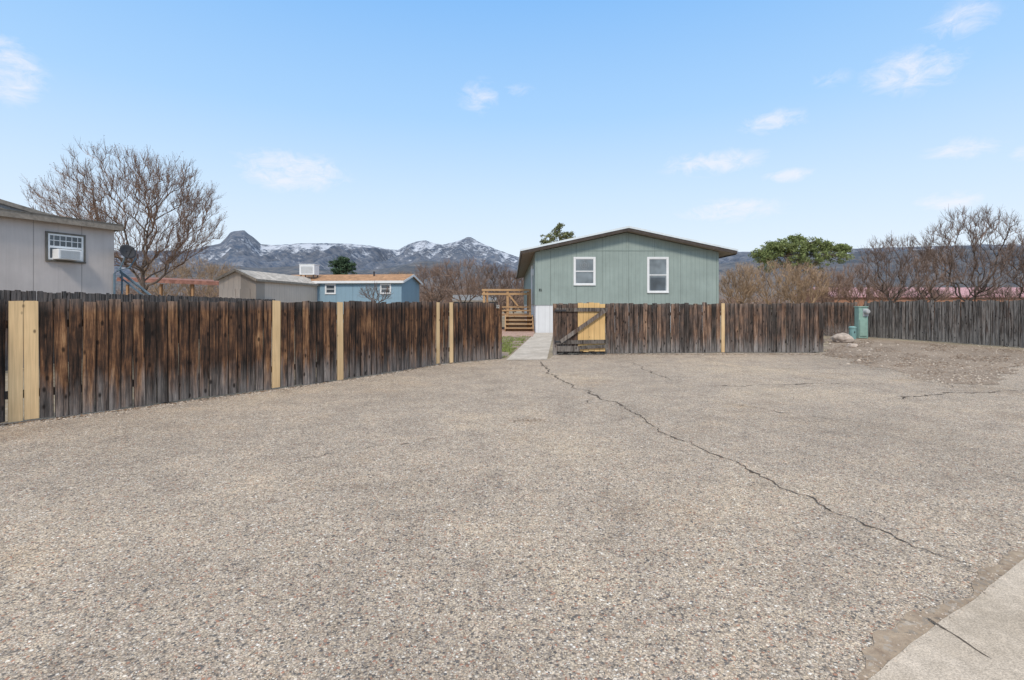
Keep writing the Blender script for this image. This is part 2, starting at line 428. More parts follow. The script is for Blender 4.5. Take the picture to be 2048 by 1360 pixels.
ribbon('crack', [(1195,795),(1160,812),(1100,822),(1040,838)], 0.013, 0.0085, 0.05, cl, seed=13, mn=.2)
ribbon('crack', [(150,968),(260,950),(380,935),(500,925),(560,916)], 0.006, 0.0085, 0.05, cl, seed=14)
ribbon('crack', [(1400,800),(1480,812),(1600,830),(1760,850)], 0.013, 0.0085, 0.06, cl, seed=15, mn=.2)
ribbon('gutter_joint', [(1852,1243),(1900,1272),(1950,1305),(2004,1338)], 0.0095, 0.0155, 0.004, 'dark joint across the concrete gutter', seed=3, mn=.9, taper=1)

mb = MB()
def pebble(x, y, z, s, r=None):
    a = R.random()*6.28; ca, sa = math.cos(a)*s, math.sin(a)*s; k = 0.5+R.random()*0.4; h = s*(0.35+R.random()*0.4)
    mb.add([(x+ca,y+sa,z),(x-sa*k,y+ca*k,z),(x-ca,y-sa,z),(x+sa*k,y-ca*k,z),(x+ca*.2,y+sa*.2,z+h),(x-ca*.3,y-sa*.25,z+h*.9)],
           [(0,1,4),(1,5,4),(1,2,5),(2,3,5),(3,4,5),(3,0,4)], r)
def fence_y(x):
    for (a,b),(c,d) in zip(LF, LF[1:]):
        if a <= x <= c: return lerp(b,d,(x-a)/(c-a))
    return 3.0 if x < LF[0][0] else 99
for i in range(4600):
    d = 1.75+ (R.random()**1.8)*7.5; x = R.uniform(-1.02,1.02)*d
    if x < -0.2 and d > fence_y(x)-0.05: continue
    q = (Vector((x,d,0))-p0).dot(nrm)
    if q > -0.02: continue
    pebble(x, d, 0.004, R.uniform(0.004,0.008)*(1+ (R.random()<0.03)*0.9))
for i in range(900):
    p = p0+u*R.uniform(-1,4)+nrm*(-0.02-abs(R.gauss(0,0.07))+0.035); pebble(p.x,p.y,0.014 if (p-p0).dot(nrm) > 0 else 0.008,R.uniform(0.002,0.008))
for i in range(1500):
    t = R.random()*(len(LF)-1); k = int(t); a, b = LF[k], LF[min(k+1,len(LF)-1)]
    x, y = lerp(a[0],b[0],t-k), lerp(a[1],b[1],t-k)
    o = abs(R.gauss(0,0.12))+0.02
    pebble(x+o*0.7, y-o*0.75, 0.004, R.uniform(0.006,0.018))
for i in range(900):
    x = R.uniform(g(1112,709)[0], 10); pebble(x, 13.8-abs(R.gauss(0,0.15)), 0.004, R.uniform(0.008,0.022))
DB = [(1640,716),(1750,742),(1850,766),(1900,778),(1975,774),(2010,758),(2060,730)]
for i in range(2600):
    px = R.uniform(1640,2055); py = R.uniform(682,780)
    if py > interp(DB, px)+R.gauss(0,4): continue
    x, y = g(px,py); pebble(x, y, 0.008, R.uniform(0.008,0.024))
for i in range(22):
    px = R.gauss(1720,60); py = R.uniform(684,730); x, y = g(max(1660,px),py); pebble(x, y, 0.008, R.uniform(0.03,0.07))
tag(mb.build('gravel', 'peb'), 'loose pebbles scattered over the parking surface', 'gravel', 'stuff')
mb = MB()
def leaf(x, y, z, s, lift=0.3):
    a = R.random()*6.28; ca, sa = math.cos(a)*s, math.sin(a)*s; k = R.uniform(.3,.6)
    mb.add([(x-ca,y-sa,z),(x+sa*k,y-ca*k,z+s*lift*R.random()),(x+ca,y+sa,z+s*lift*R.random()),(x-sa*k,y+ca*k,z+s*lift*R.random())], [(0,1,2,3)])
for i in range(11000):
    px = R.uniform(1650,2060); py = 676+abs(R.gauss(0,36))
    if py > interp(DB, px)+R.gauss(0,4)-3 or py < interp([(1735,679),(2060,703)], px): continue
    if noise.noise(Vector((px*0.02,py*0.08,0)))+noise.noise(Vector((px*0.07,py*0.2,5)))*.5 < 0.02: continue
    x, y = g(px,py); leaf(x, y, 0.012, R.uniform(0.010,0.034), 0.4)
for i in range(700):
    t = R.random()*(len(LF)-1); k = int(t); a, b = LF[k], LF[min(k+1,len(LF)-1)]
    x, y = lerp(a[0],b[0],t-k), lerp(a[1],b[1],t-k); o = abs(R.gauss(0,0.06))+0.01
    leaf(x+o*0.7, y-o*0.75, 0.006, R.uniform(0.01,0.035))
for i in range(170):
    x, y = g(1055+R.gauss(0,22), 842+R.gauss(0,2.6)); leaf(x, y, 0.006, R.uniform(0.006,0.015), 0.1)
for i in range(900):
    x = R.uniform(g(1112,709)[0], 9.9); leaf(x, 13.78-abs(R.gauss(0,0.10)), 0.006, R.uniform(0.015,0.04))
tag(mb.build('leaf_litter', 'litter'), 'dry brown leaves and bark bits on the ground', 'leaf litter', 'stuff')
mb = MB()
for i in range(5200):
    px = R.uniform(1000,1064); py = R.uniform(673,716)
    if px > interp([(672,1064),(716,1012)], py): continue
    x, y = g(px,py)
    if noise.noise(Vector((x*2,y*2,3))) < -0.12: continue
    s = R.uniform(0.02,0.07); a = R.random()*6.28; w = 0.012
    mb.add([(x-w*math.cos(a),y-w*math.sin(a),0.008),(x+w*math.cos(a),y+w*math.sin(a),0.008),(x+R.gauss(0,.02),y+R.gauss(0,.02),s)], [(0,1,2)])
tag(mb.build('grass', 'grass'), 'patchy green and straw grass', 'grass', 'stuff')

# ---------------------------------------------------------------- fences
def along(pts, step):
    out = []; acc = 0.0
    for a, b in zip(pts, pts[1:]):
        a = Vector((*a,0)); b = Vector((*b,0)); L = (b-a).length; t = (b-a)/L
        while acc <= L:
            out.append((a+t*acc, math.atan2(t.y,t.x))); acc += step
        acc -= L
    return out
def fence(label, pts, h, mat, bw=0.125, gap=0.004, specials=(), rails=True, jit=0.013, newmat='new', hfun=None, side=1):
    a0 = pts[0]
    rt = root('wooden_fence', label, 'fence', (a0[0],a0[1],0))
    boards = MB(); al = along(pts, bw+gap)
    pxs = [1024+F*p.x/max(p.y,0.1) for p, _ in al]
    chosen = {min(range(len(al)), key=lambda i: abs(pxs[i]-t)) for t in specials}
    for bi, (p, ang) in enumerate(al):
        hh = (hfun(p) if hfun else h)+R.gauss(0,jit)
        z0 = 0.015+R.random()*0.02
        sp = bi in chosen
        mbx = MB() if sp else boards
        tilt = Matrix.Rotation(R.gauss(0,0.005),3,'Y')@Matrix.Rotation(R.gauss(0,0.006),3,'X')
        m = Matrix.Rotation(ang+R.gauss(0,0.04),3,'Z')@tilt
        nn = Vector((math.sin(ang),-math.cos(ang),0))*side
        off = R.gauss(0,0.005)+(0.014 if sp else 0)
        c = p+nn*off+Vector((0,0,(hh+z0)/2))
        wd = bw*R.uniform(0.96,1.015)*(0.8 if sp and pxs[bi] > 800 else 1)
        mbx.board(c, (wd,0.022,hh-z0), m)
        if sp: mbx.build('replacement_board', newmat, rt, label='unweathered pale pine board')
    boards.build('board_panel', mat, rt)
    if rails:
        for z in (0.32, (h-0.28)):
            for (a, b) in zip(pts, pts[1:]):
                ang = math.atan2(b[1]-a[1],b[0]-a[0]); nn = Vector((-math.sin(ang),math.cos(ang),0))*side*0.04
                MB().beam(Vector((*a,z))+nn, Vector((*b,z))+nn, 0.04, 0.09).build('rail', mat, rt)
        for p, ang in along(pts, 2.4):
            nn = Vector((-math.sin(ang),math.cos(ang),0))*side*0.11
            MB().box(p+nn+Vector((0,0,(h-0.08)/2)), (0.09,0.09,h-0.08), ang).build('post', mat, rt)
    return rt
lf = fence('dark stained board fence with pale replacement boards, curving to the gate', LF, 1.40, 'stain',
      specials=[42,72,555,684,875,898], hfun=lambda p: 1.405-0.0015*p.y)
rf = fence('dark weathered board fence in front of the green house', RF, 1.36, 'stain2', specials=[1444], hfun=lambda p: 1.365)
fence('tall dark board fence behind the stained fence', [(-9.9,7.5),(-10.2,12),(-10.9,15.4),(-13.0,25),(-16.6,41)], 1.62, 'dark', rails=False, hfun=lambda p: 1.62)
fence('dark weathered fence behind the utility box', [(12.6,21.9),(14.6,21.6)], 1.42, 'dark', rails=False)
fence('grey weathered board fence beside the dirt patch', [(14.45,20.9),(15.1,18.5),(15.7,15.6),(16.2,13)], 1.47, 'grey', hfun=lambda p: 1.46, jit=0.022)
def numerals(txt, size, mat, parent, loc, rot, name, world=True, ext=0.006):
    cu = bpy.data.curves.new('t', 'FONT'); cu.body = txt; cu.size = size; cu.extrude = ext; cu.align_x = 'CENTER'; cu.offset = size*0.008
    o = bpy.data.objects.new('t', cu); COL.objects.link(o)
    bpy.context.view_layer.update()
    me = bpy.data.meshes.new_from_object(o.evaluated_get(bpy.context.evaluated_depsgraph_get()))
    bpy.data.objects.remove(o)
    me.materials.clear(); me.materials.append(MT[mat])
    ob = bpy.data.objects.new(name, me); COL.objects.link(ob); ob.parent = parent
    lo = Vector(loc)-(ORG.get(parent.name, Vector((0,0,0))) if world else Vector((0,0,0)))
    ob.location = lo; ob.rotation_euler = rot
    return ob
ex, ey = LF[-1]
a_end = math.atan2(LF[-1][1]-LF[-2][1], LF[-1][0]-LF[-2][0])
numerals('32', 0.11, 'numberl', lf, (ex-0.10,ey-0.14,1.25), (math.pi/2,0,a_end), 'house_number')
gt = root('wooden_gate', 'open weathered gate with diagonal brace and new yellow boards', 'gate', (1.15,13.5,0))
gx0, gx1, gy = 1.16, 2.52, 13.50
b1 = MB(); b2 = MB(); x = gx0+0.07; I3 = Matrix.Identity(3)
while x < gx1:
    px = 1024+F*x/gy
    if px > 1158 and px < 1210:
        b2.board((x,gy+0.034,(1.37+0.12)/2+R.gauss(0,.008)), (0.142,0.02,1.25+(0.03 if px<1200 else 0)), I3)
    else:
        b1.board((x,gy+0.034,(1.34+0.10)/2), (0.143,0.02,1.24+R.gauss(0,.01)), I3)
    x += 0.145
b1.build('old_board', 'dark', gt); b2.build('new_board', 'yellow', gt, label='bright yellow replacement boards')
for aa, bb, hh in (((gx0,gy,1.20),(gx1,gy,1.20),0.10),((gx0,gy,0.34),(gx1+0.02,gy,0.36),0.10),((gx0+0.04,gy-0.012,0.17),(gx0+0.62,gy-0.012,0.17),0.14),((gx0+0.62,gy-0.003,0.20),(gx1,gy-0.003,0.24),0.09)):
    MB().beam(aa,bb,0.04,hh).build('rail', 'gatewood', gt)
MB().beam((gx0+0.12,gy-0.04,0.36),(gx1-0.08,gy-0.04,1.17),0.03,0.10).build('brace', 'gatewood', gt)
MB().box((gx0-0.03,gy+0.05,0.68),(0.09,0.09,1.36)).build('post', 'dark', gt)
for z in (1.18,0.36):
    hm = MB(); hm.box((gx0+0.12,gy-0.028,z),(0.3,0.008,0.04)); hm.cyl((gx0-0.03,gy-0.01,z-.06),(gx0-0.03,gy-0.01,z+.06),0.012,8)
    hm.build('hinge', 'dark_m', gt)

# ---------------------------------------------------------------- windows
def window(parent, x0, x1, z0, z1, yf, style='hung', trim='white', glassm='glass', tw=0.07, world=True):
    t = MB(); d = 0.035
    t.box(((x0+x1)/2,yf-d/2,z1-tw/2),(x1-x0,d,tw)); t.box(((x0+x1)/2,yf-d/2-0.01,z0+tw/2),(x1-x0,d+0.02,tw))
    for xx in (x0+tw/2, x1-tw/2): t.box((xx,yf-d/2,(z0+z1)/2),(tw,d,z1-z0-2*tw))
    w = t.build('window', trim, parent, world=world)
    ix0, ix1, iz0, iz1 = x0+tw, x1-tw, z0+tw, z1-tw; fw = 0.035 if style == 'hung' else 0.05
    fr = MB()
    for xx in (ix0+fw/2, ix1-fw/2): fr.box((xx,yf-0.012,(iz0+iz1)/2),(fw,0.024,iz1-iz0))
    zm = (iz0+iz1)/2
    for zz in (iz0+fw/2, zm, iz1-fw/2): fr.box(((ix0+ix1)/2,yf-0.013,zz),(ix1-ix0-2*fw,0.026,fw if zz != zm else fw*1.3))
    if style == 'grille':
        for k in range(1,6): fr.box((lerp(ix0,ix1,k/6),yf-0.010,(zm+iz1)/2),(0.015,0.016,iz1-zm-fw*1.2))
        fr.box(((ix0+ix1)/2,yf-0.011,(zm+iz1)/2),(ix1-ix0-2*fw,0.018,0.02))
    fr.build('frame', 'white', w, world=world)
    gl = MB(); gl.box(((ix0+ix1)/2,yf-0.003,(iz0+iz1)/2),(ix1-ix0-0.01,0.004,iz1-iz0-0.01))
    gl.build('glass', glassm, w, world=world)
    return w

# ---------------------------------------------------------------- green house
HD = 24.0
hs = root('green_house', 'sage green mobile home with low gable roof and white skirting', 'house', (5.38,HD,0))
xl, xr, xm = 1.08, 9.68, 5.37
ez_l, ez_r, rz = 3.80, 3.80, 4.86
def rz_at(x): return lerp(ez_l-0.0, rz, (x-0.42)/(xm-0.42)) if x < xm else lerp(rz, ez_r, (x-xm)/(10.36-xm))
y0, y1 = HD, HD+23
MB().prism([(xl,1.30),(xr,1.30),(xr,rz_at(xr)-0.16),(xm,rz-0.16),(xl,rz_at(xl)-0.16)], y0, y1, 0.5).build('wall', 'teal', hs)
MB().prism([(xl+0.03,0.0),(xr-0.03,0.0),(xr-0.03,1.298),(xl+0.03,1.298)], y0+0.03, y1-0.03, .5).build('skirting', 'skirt', hs)
for xx in (xl+0.045, xr-0.045): MB().box((xx,y0-0.012,(1.30+3.72)/2),(0.09,0.024,3.72-1.31)).build('corner_trim', 'tealtrim', hs)
tr = MB(); tr.box((xm,y0-0.010,3.86),(xr-xl-0.5,0.02,0.035))
for xx,zt in ((3.9,4.3),(xm,4.66),(6.85,4.3)): tr.box((xx,y0-0.010,(3.877+zt)/2),(0.03,0.018,zt-3.879))
tr.build('gable_trim', 'tealtrim', hs)
t = 0.085
rfo = MB().prism([(0.38,ez_l-0.02),(xm,rz-0.01),(10.40,ez_r-0.02),(10.40,ez_r+t-0.02),(xm,rz+t),(0.38,ez_l+t-0.02)], y0-0.48, y1+0.3, .5).build('roof', 'metalroof', hs)
fa = MB()
for (xa,za,xb,zb) in ((0.42,ez_l,xm,rz),(xm,rz,10.36,ez_r)):
    fa.add([(xa,y0-0.46,za-0.15),(xb,y0-0.46,zb-0.15),(xb,y0-0.46,zb-0.015),(xa,y0-0.46,za-0.015),
            (xa,y0-0.42,za-0.15),(xb,y0-0.42,zb-0.15),(xb,y0-0.42,zb-0.015),(xa,y0-0.42,za-0.015)],
           [(0,1,2,3),(5,4,7,6),(0,4,5,1),(3,2,6,7),(1,5,6,2),(4,0,3,7)],.5)
fa.box((0.44,(y0+y1)/2,ez_l-0.10),(0.04,y1-y0+0.7,0.15),rnd=.5); fa.box((10.34,(y0+y1)/2,ez_r-0.10),(0.04,y1-y0+0.7,0.15),rnd=.5)
fa.build('fascia', 'fascia', rfo)
so = MB()
so.add([(0.46,y0-0.39,ez_l-0.13),(xm,y0-0.39,rz-0.13),(10.32,y0-0.39,ez_r-0.13),(0.46,y1,ez_l-0.13),(xm,y1,rz-0.13),(10.32,y1,ez_r-0.13)],[(0,1,4,3),(1,2,5,4)],.5)
so.build('soffit', 'tan', rfo)
def hx(px): return (px-1024)/F*HD
def hz(py): return H+(HY-py)/F*HD
w1 = window(hs, hx(1147), hx(1191), hz(571), hz(514), y0-0.002, glassm='glassl')
w2 = window(hs, hx(1294), hx(1337), hz(586), hz(514), y0-0.002, glassm='glassl')
MB().box((hx(1315.5),y0-0.0075,hz(568)),(0.70,0.003,0.62)).build('screen', 'glass', w2)
og = MB()
cx, cz = hx(1169), hz(530)
for rr in (0.20,0.10):
    og.tube([Vector((cx+math.cos(a*math.pi/10)*rr, y0-0.014, cz+math.sin(a*math.pi/10)*rr)) for a in range(21)], [0.010]*21, 4)
for a in range(8): og.beam((cx,y0-0.012,cz),(cx+0.2*math.cos(a*math.pi/4),y0-0.012,cz+0.2*math.sin(a*math.pi/4)),0.008,0.008)
og.build('window_ornament', 'ornament', w1)
numerals('32', 0.15, 'number', hs, (hx(1080.5),y0-0.02,hz(582)), (math.pi/2,0,0), 'house_number')
pl = MB(); pl.box((xl-0.10,y0+0.7,hz(543)),(0.14,0.14,0.22)); pl.cyl((xl-0.1,y0+0.7,hz(549)),(xl-0.1,y0+0.7,hz(536)),0.07,12); pl.build('porch_light', 'white', hs)
MB().box((xl-0.025,y0+3.2,2.35),(0.05,0.95,2.05)).build('door', 'white', hs)

# deck
dk = root('wooden_deck', 'orange wooden deck with railing and steps beside the green house', 'deck', (-0.5,26.5,0))
dy = 26.2
def dx(px): return (px-1024)/F*dy
def dz(py): return H+(HY-py)/F*dy
for px in (968,1015,1060): 
    MB().box((dx(px),dy,dz(578)/2),(0.11,0.11,dz(578))).build('post', 'newh', dk)
    MB().box((dx(px),dy+3.5,dz(580)/2),(0.11,0.11,dz(580))).build('post', 'deck', dk)
for py in (580,588): MB().box((dx(1013),dy-0.075,dz(py)),(dx(1062)-dx(964),0.035,0.10)).build('rail', 'newh', dk)
for py in (614,621): MB().box((dx(1013),dy-0.075,dz(py)),(dx(1062)-dx(964),0.035,0.07)).build('rail', 'newh', dk)
MB().beam((dx(965),dy,dz(580)),(dx(965),dy+3.5,dz(580)),0.04,0.1).build('rail', 'newh', dk)
MB().beam((dx(1018),dy-0.115,dz(590)),(dx(1036),dy-0.115,dz(612)),0.04,0.08).build('brace', 'newh', dk)
for i, (za) in enumerate((0.19,0.38,0.57,0.76)):
    MB().box((dx(1038),dy-1.1+i*0.28,za-0.02),(1.35,0.29,0.045)).build('step', 'newh', dk)
    MB().box((dx(1038),dy-0.98+i*0.28,za-0.12),(1.33,0.02,0.10)).build('riser', 'deck', dk)
MB().box((dx(1013),dy+1.75,0.78),(2.5,3.4,0.05)).build('floor', 'deck', dk)
for sx in (dx(1011),dx(1064.5)): MB().beam((sx,dy-1.2,0.06),(sx,dy-0.1,0.72),0.05,0.2).build('stringer', 'newh', dk)

# ---------------------------------------------------------------- grey house (local frame)
B = (-15.3,11.4); ang = math.atan2(5.6,2.23)
gh = root('grey_house', 'grey mobile home with trimmed window and air conditioner', 'house', (B[0],B[1],0), ang)
def lb(name, mb, mat, par=None, **k): return mb.build(name, mat, par or gh, world=False, **k)
GX = 5.90
m = MB(); m.prismx([(0,0.0),(4.2,0.0),(4.2,3.80),(0,3.80)], 0, GX, .5); lb('wall', m, 'grsiding')
m = MB(); m.prismx([(-0.22,3.90),(2.1,4.05),(4.4,3.90),(4.4,3.96),(2.1,4.11),(-0.22,3.96)], -0.3, GX+0.10, .5); gro = lb('roof', m, 'shroof')
m = MB(); m.box((GX/2-0.1,-0.235,3.86),(GX+0.4,0.04,0.20)); m.box((GX+0.12,2.1,3.86),(0.04,4.7,0.20)); lb('fascia', m, 'tan', gro)
m = MB(); m.box((GX/2-0.1,-0.262,3.955),(GX+0.45,0.012,0.03)); lb('drip_edge', m, 'grtrim', gro)
m = MB(); m.add([(-1,0.9,3.98),(5.1,0.9,3.98),(-1,0.9,5.2),(-1,4.2,3.98),(5.1,4.2,3.98),(-1,4.2,5.2)],[(0,1,2),(5,4,3),(2,1,4,5),(0,2,5,3),(1,0,3,4)],.5)
lb('upper_roof', m, 'shroof')
m = MB(); m.beam((-1,0.86,5.2),(5.15,0.86,3.98),0.05,0.12); m.beam((-1,0.88,4.95),(4.2,0.88,3.98),0.03,0.05); lb('roof_edge', m, 'tan', gro)
gw = window(gh, 4.03, 5.06, 2.62, 3.51, -0.002, style='grille', trim='grtrim', tw=0.055, world=False)
ac = MB().box((4.50,-0.16,2.84),(0.60,0.32,0.30)).build('air_conditioner', 'white', gw, world=False, bevel=0.015)
m = MB()
for k in range(9): m.box((4.50,-0.325,2.73+k*0.027),(0.50,0.008,0.010))
m.build('vent', 'curtain', ac, world=False)
MB().box((4.90,-0.02,2.84),(0.17,0.03,0.29)).build('side_panel', 'white', gw, world=False)
m = MB()
m.tube([Vector((5.87,-0.06,0.9)),Vector((5.87,-0.06,2.35)),Vector((5.9,-0.2,2.45)),Vector((6.15,-0.35,2.55)),Vector((6.4,-0.3,2.9))],[0.032]*5,8)
lb('conduit', m, 'bluem')
sd = root('satellite_dish', 'dark round satellite dish on a bent mast at the house corner', 'satellite dish', (-12.6,16.9,2.5))
m = MB(); vs=[]; fs=[]; n=20
dc = Vector((-12.68,16.85,3.05)); ax = Vector((0.85,-0.40,0.35)).normalized(); a1 = ax.orthogonal().normalized(); a2 = ax.cross(a1)
for i in range(5):
    r_ = 0.25*i/4
    for k in range(n):
        tt = 2*math.pi*k/n; vs.append(dc+ax*(0.07*(i/4)**2)+(a1*math.cos(tt)+a2*math.sin(tt))*max(r_,0.001))
for i in range(4):
    for k in range(n): fs.append((i*n+k,i*n+(k+1)%n,(i+1)*n+(k+1)%n,(i+1)*n+k))
m.add(vs,fs,.5); do = m.build('reflector', 'dark_m', sd, smooth=True)
sm_ = do.modifiers.new('s','SOLIDIFY'); sm_.thickness = 0.01
MB().tube([dc-ax*0.02, dc-ax*0.12+Vector((0,0,-0.15)), Vector((-12.95,16.9,2.5))],[0.025]*3,8).build('mast', 'bluem', sd)
m = MB(); m.tube([dc-Vector((0,0,0.24)), dc+ax*0.34],[0.012]*2,6); m.box(dc+ax*0.35,(0.07,0.06,0.06)); m.build('feed_arm', 'dark_m', sd)
st = root('outdoor_stairs', 'blue painted outdoor stairs with handrail beside grey house', 'stairs', (-12.4,18,0))
for oy in (0,0.9):
    m = MB()
    for dzr in ((0,-0.22) if oy == 0 else (0,)): m.beam(W(240,542,17.6+oy)[0:2]+(2.50+dzr,), W(316,596,17.6+oy)[0:2]+(1.45+dzr,),0.035,0.05)
    for tt in (0.05,0.95):
        x_ = lerp(W(240,0,17.6+oy)[0],W(318,0,17.6+oy)[0],tt); m.box((x_,17.6+oy,lerp(1.90,0.9,tt)),(0.04,0.04,1.05))
    m.build('handrail', 'bluem', st)
for k in range(5): MB().box((-13.2+0.27*k,18.05,1.25-0.22*k),(0.3,0.75,0.04)).build('tread', 'bluem', st)
for yy in (17.65,18.45): MB().beam((-13.4,yy,1.3),(-12.1,yy,0.1),0.05,0.2).build('stringer', 'bluem', st)

def gable(name, label, loc, rz_, L, Wd, eave, ridge, wallm, roofm, trimm, sx=1, ov=0.2, cat='house', rt=0.08):
    r = root(name, label, cat, (*loc,0), rz_)
    x0, x1 = (0,L) if sx > 0 else (-L,0)
    m = MB(); m.prismx([(0,0),(Wd,0),(Wd,eave),(Wd/2,ridge-0.02),(0,eave)], x0, x1, .5); m.build('wall', wallm, r, world=False)
    sl = (ridge-eave)/(Wd/2); e = eave-sl*ov
    m = MB(); m.prismx([(-ov,e),(Wd/2,ridge),(Wd+ov,e),(Wd+ov,e+rt),(Wd/2,ridge+rt),(-ov,e+rt)], x0-ov, x1+ov, .5); ro = m.build('roof', roofm, r, world=False)
    m = MB(); m.box(((x0+x1)/2,-ov-0.017,e-0.02),(x1-x0+2*ov,0.03,0.17))
    for xx in (x0-ov-0.017, x1+ov+0.017):
        m.beam((xx,-ov,e-0.02),(xx,Wd/2,ridge-0.02),0.03,0.15); m.beam((xx,Wd+ov,e-0.02),(xx,Wd/2,ridge-0.02),0.03,0.15)
    m.build('fascia', trimm, ro, world=False)
    return r
sa = math.atan2(8.5,0.64)
sh = root('shed', 'beige ribbed shed with low gable roof behind fence', 'shed', (-14.5,29,0), sa)
MB().prismx([(0,0),(2.2,0),(2.2,2.72),(1.1,3.22),(0,2.72)],0,8.6,.5).build('wall', 'shed', sh, world=False)
sro = MB().prismx([(-.15,2.68),(1.1,3.25),(2.35,2.68),(2.35,2.76),(1.1,3.33),(-.15,2.76)],-.2,8.8,.5).build('roof', 'shedroof', sh, world=False)
m = MB(); m.beam((-.215,-.15,2.70),(-.215,1.1,3.27),0.03,0.13); m.beam((-.215,2.35,2.70),(-.215,1.1,3.27),0.03,0.13); m.box((4.3,-.17,2.70),(9.0,.03,.13)); m.build('fascia', 'tan', sro, world=False)
for yy in (0.4,1.25): MB().box((-0.02,yy+0.35,1.15),(0.03,0.82,2.1)).build('door', 'shed', sh, world=False)
bh = gable('blue_house', 'blue mobile home with brown shingle roof and white trim', (-7.77,36), -math.atan2(0.1,0.995), 9.2, 4.5, 2.97, 3.5, 'blue', 'brownroof', 'white', sx=-1)
window(bh, -1.55, -0.75, 2.05, 2.78, -0.002, world=False)
window(bh, -5.6, -4.8, 2.05, 2.78, -0.002, world=False)
MB().cyl((-2.6,1.6,3.4),(-2.6,1.6,3.75),0.06,10).build('roof_vent', 'dark_m', bh, world=False)
wc = root('swamp_cooler', 'white boxy evaporative cooler on the roof of blue house', 'cooler', (-14.8,37.4,3.3))
m = MB(); m.box((-14.8,37.4,3.82),(1.08,0.95,0.72)); m.box((-14.8,37.4,4.21),(1.14,1.0,0.05)); m.build('cabinet', 'white', wc, bevel=0.02)
m = MB()
for k in range(8): m.box((-14.8,36.92,3.58+k*0.065),(0.85,0.02,0.025))
m.build('louver', 'curtain', wc)
for sx_ in (-.45,.45):
    for sy_ in (-.4,.4): MB().box((-14.8+sx_,37.4+sy_,3.35),(0.06,0.06,0.3)).build('leg', 'dark_m', wc)
cp = root('carport', 'open carport with red roof and timber posts', 'carport', (-22,36,0))
m = MB(); m.add([(-27,35,3.05),(-19.8,35,2.75),(-19.8,39,2.95),(-27,39,3.25),(-27,35,3.17),(-19.8,35,2.87),(-19.8,39,3.07),(-27,39,3.37)],[(0,3,2,1),(4,5,6,7),(0,1,5,4),(1,2,6,5),(2,3,7,6),(3,0,4,7)],.5); m.build('roof', 'redroof', cp)
for x_ in (-26.5,-24.2,-22,-20.1):
    MB().box((x_,35.3,1.35),(0.14,0.14,2.7)).build('post', 'deck', cp); MB().box((x_,38.7,1.4),(0.14,0.14,2.9)).build('post', 'deck', cp)
MB().beam((-27,34.98,2.98),(-19.8,34.98,2.68),0.06,0.14).build('beam', 'redroof', cp)
gl_ = gable('grey_cottage', 'low blue grey cottage with shallow roof', (-1.9,58), 0.1, 4.6, 5, 1.75, 2.35, 'bgrey', 'shroof', 'tan', sx=-1)
pk = gable('pink_roofed_building', 'long low building with pink metal roof and orange wall', (31.5,50), 0.0, 22, 7, 2.15, 3.0, 'orangewall', 'pinkroof', 'pinkroof', sx=1)

# ---------------------------------------------------------------- utility boxes
ub = root('utility_pedestal', 'green electrical pedestal with round meter beside grey fence', 'utility box', (14.0,20.0,0))
X0 = (1723-1024)/F*20.0
m = MB(); m.box((X0-0.02,20,0.62),(0.34,0.26,1.20)); m.box((X0-0.02,20,1.242),(0.38,0.31,0.04)); m.build('cabinet', 'box', ub, bevel=0.01)
MB().box((X0-0.03,19.85,0.42),(0.28,0.03,0.62)).build('door', 'box', ub)
MB().box((X0+0.06,19.855,1.02),(0.20,0.03,0.3)).build('meter_panel', 'curtain', ub)
m = MB(); m.cyl((X0+0.06,19.84,1.06),(X0+0.06,19.70,1.06),0.095,20,0.08); m.cyl((X0+0.06,19.70,1.06),(X0+0.06,19.685,1.06),0.08,20,0.05); m.build('meter', 'curtain', ub, smooth=False)
m = MB(); m.cyl((X0+0.22,20,0),(X0+0.22,20,0.9),0.03,10); m.cyl((X0+0.22,20,0.9),(X0+0.13,20,1.0),0.03,10); m.build('conduit', 'box2', ub)
up = root('cable_pedestal', 'short faded green cable pedestal with sloped cap', 'utility box', (13.2,19.6,0))
X1 = (1705-1024)/F*19.6
MB().tube([Vector((X1,19.6,0)),Vector((X1,19.6,0.40)),Vector((X1,19.6,0.42)),Vector((X1,19.6,0.47)),Vector((X1,19.6,0.50))],[0.12,0.12,0.135,0.13,0.08],12).build('housing', 'box2', up)
MB().box((X1,19.47,0.28),(0.03,0.02,0.06)).build('latch', 'dark_m', up)
def boulder(loc, s, label):
    me = bpy.data.meshes.new('boulder'); bm = bmesh.new(); bmesh.ops.create_icosphere(bm, subdivisions=4, radius=1)
    sd_ = R.random()*50
    for v in bm.verts:
        n_ = noise.fractal(v.co*1.3+Vector((sd_,0,0)), 0.8, 2, 4)
        v.co = v.co*(1+0.22*n_); v.co = Vector((v.co.x*s[0],v.co.y*s[1],max(v.co.z,-0.5)*s[2]))
    for f in bm.faces: f.smooth = True
    bm.to_mesh(me); bm.free(); me.materials.append(MT['rock'])
    o = bpy.data.objects.new('boulder', me); COL.objects.link(o); o.location = loc
    return tag(o, label, 'boulder')
boulder((11.55,17.9,0.12),(0.34,0.26,0.21),'tan rounded boulder on bare dirt')
boulder((10.7,16.1,0.03),(0.16,0.12,0.08),'small flat stone lying by the fence end')

